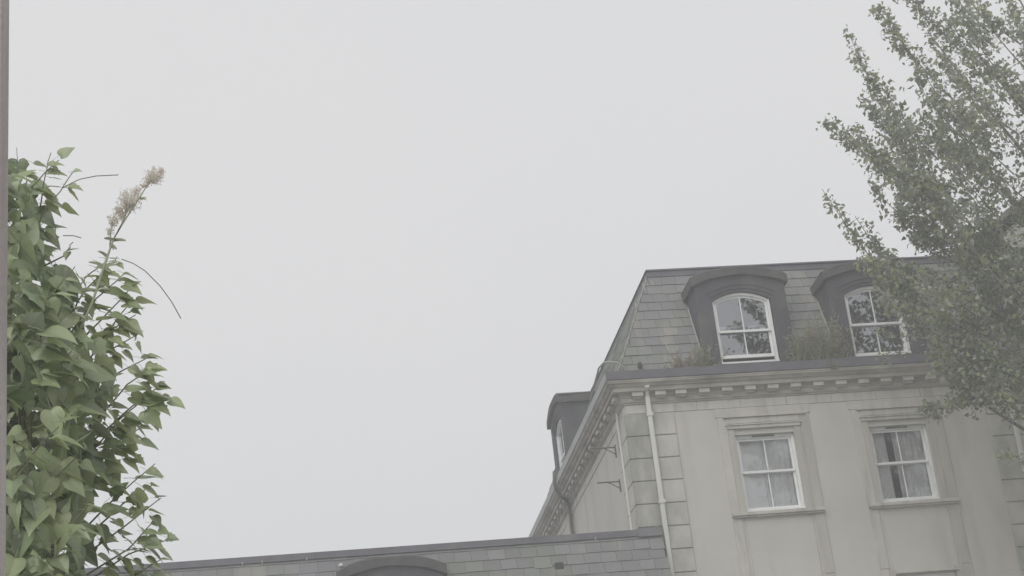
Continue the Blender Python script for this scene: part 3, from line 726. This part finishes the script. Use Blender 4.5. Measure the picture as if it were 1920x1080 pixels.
# lower branches in front of the facade
low = [(1640, 505, 1760, 590), (1650, 560, 1780, 640), (1680, 520, 1800, 600), (1700, 590, 1840, 680), (1735, 640, 1860, 700), (1755, 600, 1880, 690), (1760, 690, 1880, 740),
       (1800, 700, 1900, 760), (1735, 772, 1860, 735), (1780, 752, 1890, 735), (1850, 640, 1950, 760), (1830, 560, 1960, 660), (1770, 530, 1900, 620), (1850, 500, 1980, 590),
       (1840, 735, 1960, 790), (1890, 690, 2000, 780), (1900, 600, 2020, 700), (1900, 540, 2020, 640), (1800, 640, 1930, 720), (1720, 560, 1850, 640), (1720, 500, 1850, 560), (1870, 740, 1990, 770),
       (1650, 540, 1740, 560), (1810, 590, 1930, 680), (1760, 650, 1870, 720), (1890, 480, 2000, 560), (1860, 450, 1980, 540), (1620, 490, 1720, 540), (1790, 480, 1920, 540)]
for (x, y, xb_, yb_) in low:
    pspray((xb_, yb_), (x, y), .25, 215, Y=random.uniform(25.6, 27.2), dY=random.uniform(-.2, .4), size=.088, bend=.05)
for _ in range(20):
    x, y = random.uniform(1720, 1960), random.uniform(500, 700)
    pspray((x+100, y+70), (x, y), .26, 130, Y=random.uniform(25.4, 27.4), size=.088, bend=.05)
pspray((1745, 640), (1640, 625), .10, 50, Y=26.2, size=.07, bend=-.05, limb_r=.006)
pspray((1745, 655), (1655, 672), .10, 40, Y=26.2, size=.07, bend=.0, limb_r=.006)
pspray((2000, 880), (1882, 846), .12, 110, Y=26.2, size=.07)
# the rest of the crown, out of the frame to the right
for _ in range(150):
    z = random.uniform(7, 19); a = random.uniform(0, 2*math.pi); rr = random.uniform(.6, 3.6)*(1-.5*max(0, (z-14)/5))
    t = TB+Vector((math.cos(a)*rr, max(-2.6, min(1.6, math.sin(a)*rr*.8)), z))
    # keep the part of the picture that shows only wall and sky clear
    dd = t-CAM; zz = dd.dot(fwd); px = 960+FPX*dd.dot(RT)/zz
    if px < 1985: continue
    spray(t-Vector((math.cos(a)*.9, math.sin(a)*.9, .9)), t, .42, 190, size=.085)
for z in np.linspace(5, 16, 16):
    a = random.uniform(0, 6.28); A = TB+Vector((0, 0, z)); limbs.tube([A, A+Vector((math.cos(a), math.sin(a), 1.1)), A+Vector((2.2*math.cos(a), 2.2*math.sin(a), 2.3))] if abs(a-3.14) > 1.2 else [A, A+Vector((0, 0, .5)), A+Vector((.2, 0, 1))], [.06, .035, .01], 6, cap=False)
limbs.build('branch', BARK, tree, kind='stuff'); twigs.build('twig', BARK, tree, kind='stuff')
leaf_batch('crown', np.array(LP), np.array(LT), np.array(LN), np.array(LS), tv, tf, TLEAF, tree)
print('tree leaves', len(LP), 'slates', nsl, cnt)

# ================================================================== ivy
IY = 6.5
ivy = empty('ivy_plant', (-.95, 6.75, 0), 'dense green ivy with large pointed leaves climbing beside the wooden post', 'ivy')
def ivy_leaf_mesh(kind, k):
    half = {'lobed': [(0, 0), (.10, -.13), (.26, -.16), (.42, -.06), (.52, .10), (.40, .22), (.36, .32), (.42, .44), (.27, .52), (.20, .66), (.10, .84), (0, 1.0)],
            'heart': [(0, 0), (.09, -.10), (.22, -.13), (.34, -.06), (.41, .08), (.43, .22), (.40, .36), (.33, .50), (.24, .64), (.14, .79), (.06, .91), (0, 1.0)],
            'point': [(0, 0), (.08, -.06), (.18, -.06), (.28, .02), (.34, .13), (.36, .25), (.31, .38), (.24, .50), (.18, .62), (.11, .76), (.05, .89), (0, 1.0)]}[kind]
    b = MB(); cup = random.uniform(.10, .30); dr = random.uniform(.12, .42); tw = random.uniform(-.15, .15)
    def z(x, y): return cup*abs(x)*(1-.3*y)-dr*max(y, 0)**2+tw*x*y*2+.02*math.sin(9*y+4*abs(x))-.10*max(0, abs(x)-.3)
    def pt(x, y): return (x, y, z(x, y))
    n = len(half)
    for sx in (-1, 1):
        vs_ = []
        for (x, y) in half: vs_ += [pt(0, min(max(y, 0), 1)), pt(sx*x*.5, y*.97+.01), pt(sx*x, y)]
        fs = []
        for i in range(n-1):
            for c in range(2):
                q = (3*i+c, 3*i+c+1, 3*(i+1)+c+1, 3*(i+1)+c); fs.append(q if sx > 0 else q[::-1])
        b.add(vs_, fs)
    # petiole
    b.tube([(0, -.55, .16), (0, -.25, .10), (0, .02, 0)], [.012, .012, .014], 4, cap=False)
    return b
ivy_meshes = {}
for mi, (nm, M_) in enumerate((('young', IVY_V), ('old', IVY_DV))):
    ivy_meshes[nm] = [ivy_leaf_mesh(k, i).mesh('leaf', M_, True) for i, k in enumerate(['lobed', 'heart', 'point', 'heart', 'point', 'lobed'])]
placed = []     # (pos, tip, normal, size, kind)
stems = MB()
def orient(p, tip, nrm, s):
    T = Vector(tip).normalized(); N_ = Vector(nrm); B = T.cross(N_).normalized(); N_ = B.cross(T)
    m_ = Matrix((B, T, N_)).transposed()*s; m_ = m_.to_4x4(); m_.translation = p; return m_
def ivy_twig(pts, Y, n, size=.10, out=(1, 0, 0), r=.004, start=.15, young=.8):
    P_ = [at(x, y, Y+dy) for (x, y, dy) in pts]
    # smooth polyline
    seg = []
    for i in range(len(P_)-1):
        for t in np.linspace(0, 1, 6, endpoint=False): seg.append(P_[i].lerp(P_[i+1], t))
    seg.append(P_[-1]); seg = [p+Vector((random.gauss(0, .003),)*3) for p in seg]
    stems.tube(seg, [r*(1-.6*i/len(seg)) for i in range(len(seg))], 5, cap=False)
    o = Vector(out)
    for k in range(n):
        t = start+(1-start)*(k+.5)/n; i = min(int(t*(len(seg)-1)), len(seg)-2); c = seg[i]; d = (seg[i+1]-seg[i]).normalized()
        sgn = 1 if k % 2 else -1
        sidev = Vector((random.gauss(0, .3), -.5+random.gauss(0, .4), sgn*.7)).normalized()
        tip = o*random.uniform(.35, 1.1)+Vector((0, -.25, -.6+.3*sgn))+d*.3+Vector((random.gauss(0, .25), random.gauss(0, .3), random.gauss(0, .25)))
        nrm = Vector((random.gauss(.15, .35), -.55+random.gauss(0, .4), .75+random.gauss(0, .25)))
        s = size*random.uniform(.7, 1.15)*(1-.35*max(0, t-.75)/.25)
        T = tip.normalized(); pos = c+sidev*.02+T*s*.45
        placed.append((pos, tip, nrm, s, 'young' if random.random() < young else 'old', 0))
# twigs whose leaves make the outline against the sky
TW = [([(60, 470, 0), (75, 380, 0), (92, 288, 0)], 11, .085), ([(40, 430, 0), (60, 350, 0), (110, 300, 0)], 10, .085), ([(40, 520, 0), (80, 400, -.1), (140, 320, -.1)], 12, .09),
      ([(30, 400, 0), (28, 350, 0), (50, 305, 0)], 7, .08), ([(80, 500, 0), (120, 480, 0), (135, 455, 0)], 3, .05),
      ([(110, 620, 0), (165, 540, 0), (222, 480, 0)], 13, .075), ([(120, 640, 0), (180, 560, 0), (238, 510, 0)], 12, .09), ([(110, 700, 0), (190, 630, 0), (255, 590, 0)], 13, .08),
      ([(130, 720, 0), (200, 660, 0), (262, 625, 0)], 11, .075), ([(130, 900, 0), (220, 790, 0), (308, 715, 0)], 16, .085), ([(160, 840, 0), (250, 760, 0), (318, 740, 0)], 13, .09),
      ([(150, 960, 0), (200, 840, 0), (268, 800, 0)], 12, .095), ([(150, 1000, 0), (220, 930, 0), (290, 870, 0)], 13, .085), ([(160, 1010, 0), (230, 945, 0), (285, 910, 0)], 10, .07),
      ([(160, 1080, 0), (240, 1030, 0), (295, 970, 0)], 13, .085), ([(150, 1100, 0), (240, 1040, 0), (318, 1010, 0)], 14, .085), ([(180, 1120, 0), (250, 1080, 0), (300, 1050, 0)], 10, .09),
      ([(120, 600, 0), (160, 520, 0), (200, 490, 0)], 10, .085), ([(150, 640, 0), (200, 590, 0), (245, 540, 0)], 10, .08), ([(150, 760, 0), (220, 700, 0), (282, 668, 0)], 12, .085), ([(150, 700, 0), (210, 610, 0), (250, 560, 0)], 11, .085), ([(170, 800, 0), (240, 720, 0), (285, 690, 0)], 12, .09), ([(160, 1040, 0), (230, 990, 0), (300, 935, 0)], 12, .085), ([(140, 900, 0), (200, 850, 0), (250, 845, 0)], 9, .085),
      ([(20, 900, -.3), (70, 840, -.35), (110, 800, -.4)], 7, .10), ([(20, 680, -.3), (60, 640, -.35), (90, 610, -.4)], 6, .13), ([(30, 960, -.2), (100, 900, -.3), (150, 850, -.3)], 9, .10),
      ([(60, 1080, -.2), (120, 1000, -.3), (170, 940, -.3)], 9, .10), ([(40, 760, -.2), (100, 700, -.3), (150, 640, -.3)], 10, .10), ([(40, 600, -.2), (90, 560, -.3), (140, 500, -.2)], 9, .09)]
for pts, n, s in TW: ivy_twig(pts, IY, max(3, int(n*.88)), s*.96, start=.08)
# shell of leaves over the mass: right limit of the mass at each height (photo row -> column)
lim = [(260, 10), (330, 58), (450, 85), (520, 112), (600, 165), (700, 195), (800, 180), (900, 155), (1000, 150), (1150, 165), (1700, 240)]
def limx(y):
    for (y0, x0), (y1, x1) in zip(lim, lim[1:]):
        if y0 <= y <= y1: return x0+(x1-x0)*(y-y0)/(y1-y0)
    return 60
def shell(n, ylo, yhi, front, young, size, big=False):
    for _ in range(n):
        y = random.uniform(ylo, yhi); L_ = limx(y)
        x = L_-abs(random.gauss(0, 1))*90 if random.random() < .45 else random.uniform(-90, L_)
        x = min(x, L_)
        k = (x+140)/(L_+140); dep = -.34*math.sqrt(max(0, 1-(2*k-1)**2)) if front else random.uniform(-.1, .45)
        p = at(x, y, IY+dep+random.uniform(-.05, .08))
        tip = (random.gauss(.35*(k-.2), .55), -.3+random.gauss(0, .45), -.6+random.gauss(0, .5)); nrm = (random.gauss(.3*(k-.4), .5), -.7+random.gauss(0, .4), .55+random.gauss(0, .45))
        placed.append((p, tip, nrm, size*random.uniform(.5, 1.28), 'young' if random.random() < young else 'old', 1))
shell(140, 310, 1150, True, .75, .11)
nb = len(placed)
def vis(p):
    dd = p-CAM; zz = dd.dot(fwd); x, y = 960+FPX*dd.dot(RT)/zz, 540-FPX*dd.dot(UP)/zz
    return 10 < x < 400 and 250 < y < 1085
big = sorted([q for q in placed if vis(q[0])], key=lambda q: -q[3]/(q[0]-CAM).length)[:300]
ids = {id(q) for q in big}; rest = [q for q in placed if id(q) not in ids]
for q in big:
    o = put('leaf', random.choice(ivy_meshes[q[4]]), ivy); o.matrix_basis = orient(*q[:4])
placed = []
shell(330, 300, 1150, False, .15, .09); lim_ = lim; lim = [(260, -20), (420, 40), (560, 110), (900, 150), (1700, 170)]; shell(330, 420, 1150, False, .1, .095); lim = lim_; shell(170, 330, 1150, True, .3, .085); shell(600, 1100, 1900, True, .5, .11); shell(300, 1150, 1900, False, .2, .10)
rest += placed
for yv in ('young', 'old'):
    for mi in range(3):
        rr = [q for i, q in enumerate(rest) if q[4] == yv and i % 3 == mi]
        me = ivy_meshes[yv][mi]; vv = [tuple(v.co) for v in me.vertices]; ff = [tuple(p.vertices) for p in me.polygons]
        P_ = np.array([q[0] for q in rr]); T_ = np.array([tuple(q[1]) for q in rr]); N_ = np.array([tuple(q[2]) for q in rr]); S_ = np.array([q[3] for q in rr])
        leaf_batch('foliage', P_, T_, N_, S_, vv, ff, IVY if yv == 'young' else IVY_D, ivy)
# woody stems down to the ground and the post it climbs
for k in range(7):
    x = -.95+random.uniform(-.08, .22); pts = [(x+.04*math.sin(z*2+k), 6.62+.05*math.cos(z*1.7+k), z) for z in np.linspace(0, 4.4, 14)]
    stems.tube(pts, [.02*(1-i/18) for i in range(14)], 6)
stems.build('stem', STEM, ivy, kind='stuff')
# loose tendrils arching out
for pts in ([(118, 352), (135, 343), (150, 336), (180, 330), (222, 328)], [(228, 486), (250, 494), (272, 508), (300, 536), (322, 566), (339, 597)], [(118, 442), (138, 442), (152, 446)]):
    b = MB(); b.tube([at(x, y, 6.35) for x, y in pts], .0019, 5); b.build('tendril', STEM, ivy, smooth=True)
b = MB(); b.tube([(-.97, 6.78, 0), (-.95, 6.78, 4.35)], .09, 10); tag(b.build('old_post', BARK), 'old rough post buried inside the ivy beside the weathered wooden post', 'post')

# ---- flowering weed rising out of the ivy
val = empty('flowering_weed', at(150, 620, 6.3), 'tall thin weed with faded pinkish flower heads rising out of the ivy', 'plant')
b = MB()
ST_ = [(140, 640), (172, 570), (195, 500), (212, 450), (236, 410), (262, 370), (290, 325)]
b.tube([at(x, y, 6.3) for x, y in ST_], [.005, .005, .005, .004, .003, .0025, .0018], 6)
b.tube([at(x, y, 6.3) for x, y in ((212, 450), (228, 420), (245, 380))], [.004, .003, .002], 5); b.tube([at(x, y, 6.3) for x, y in ((206, 462), (208, 430), (212, 408))], [.003, .002, .001], 5)
b.build('stem', GSTEM, val, smooth=True)
def head(px, py, rpx, n):
    b = MB(); c = at(px, py, 6.3); r = rpx*6.6/FPX; base = c+Vector((-.3*r, 0, -1.0*r))
    for i in range(n):
        v = Vector((random.gauss(0, 1), random.gauss(0, 1), random.gauss(0, 1))).normalized()*random.uniform(.35, 1)*r
        v.z *= 1.1; p = c+v
        if i % 3 == 0: b.tube([base, base.lerp(p, .5)+Vector((0, 0, .1*r)), p], .0009, 3, cap=False)
        for j in range(3):
            q = p+Vector((random.gauss(0, .004),)*1+(random.gauss(0, .004), random.gauss(0, .004)))
            a = Vector((random.gauss(0, 1), random.gauss(0, 1), random.gauss(0, 1))).normalized()*.0035; d2 = a.cross(Vector((random.random(), random.random(), 1))).normalized()*.0025
            b.add([tuple(q-a), tuple(q+d2), tuple(q+a), tuple(q-d2)], [(0, 1, 2, 3)])
    return b
for px, py, rr, n in ((291, 328, 19, 150), (243, 376, 26, 240), (214, 412, 14, 70), (226, 396, 10, 50), (270, 345, 9, 40), (256, 358, 10, 40), (230, 402, 10, 40), (207, 434, 9, 26), (279, 336, 11, 40), (302, 322, 9, 40), (222, 392, 10, 30)): head(px, py, rr, n).build('flower_head', SEED, val)
for (x, y, dx, dy, l) in ((212, 450, 1, .05, .05), (212, 450, -1, .3, .035), (208, 458, .5, -.5, .03), (262, 372, 1, 0, .03), (195, 500, 1, .5, .05), (195, 500, -.8, .6, .06), (180, 545, 1, .4, .05), (180, 545, -1, .2, .06), (165, 600, -.7, .7, .07), (200, 480, -1, .8, .04)):
    p = at(x, y, 6.3)
    for q in range(3): b = MB(); blade_mesh(b, p, (dx+random.uniform(-.2, .2), random.uniform(-.4, .2), dy+random.uniform(-.2, .2)), l, .0065, .6); b.build('leaf', GSTEM, val)

# ---- weathered post at the left edge
b = MB(); p = at(18, 0, 3.10); q = at(11, 1080, 3.10); xr = (p.x+q.x)/2
b.box(xr-.10, xr, 3.0, 3.10, 0, 5.2)
tag(b.build('wooden_post', WOOD, bevel=.004), 'weathered grey wooden post running up the left edge of the view', 'post')

# ------------------------------------------------------------------ haze
HZ = bpy.data.materials.new('haze_air'); HZ.use_nodes = True; t = HZ.node_tree; t.nodes.remove(t.nodes['Principled BSDF'])
pv = t.nodes.new('ShaderNodeVolumePrincipled'); pv.inputs['Color'].default_value = (.97, .98, 1, 1); pv.inputs['Density'].default_value = .0062; pv.inputs['Anisotropy'].default_value = .2
t.links.new(pv.outputs[0], t.nodes['Material Output'].inputs['Volume'])
b = MB(); b.box(-405, 405, -405, 405, -1, 22); tag(b.build('haze', HZ), kind='stuff')
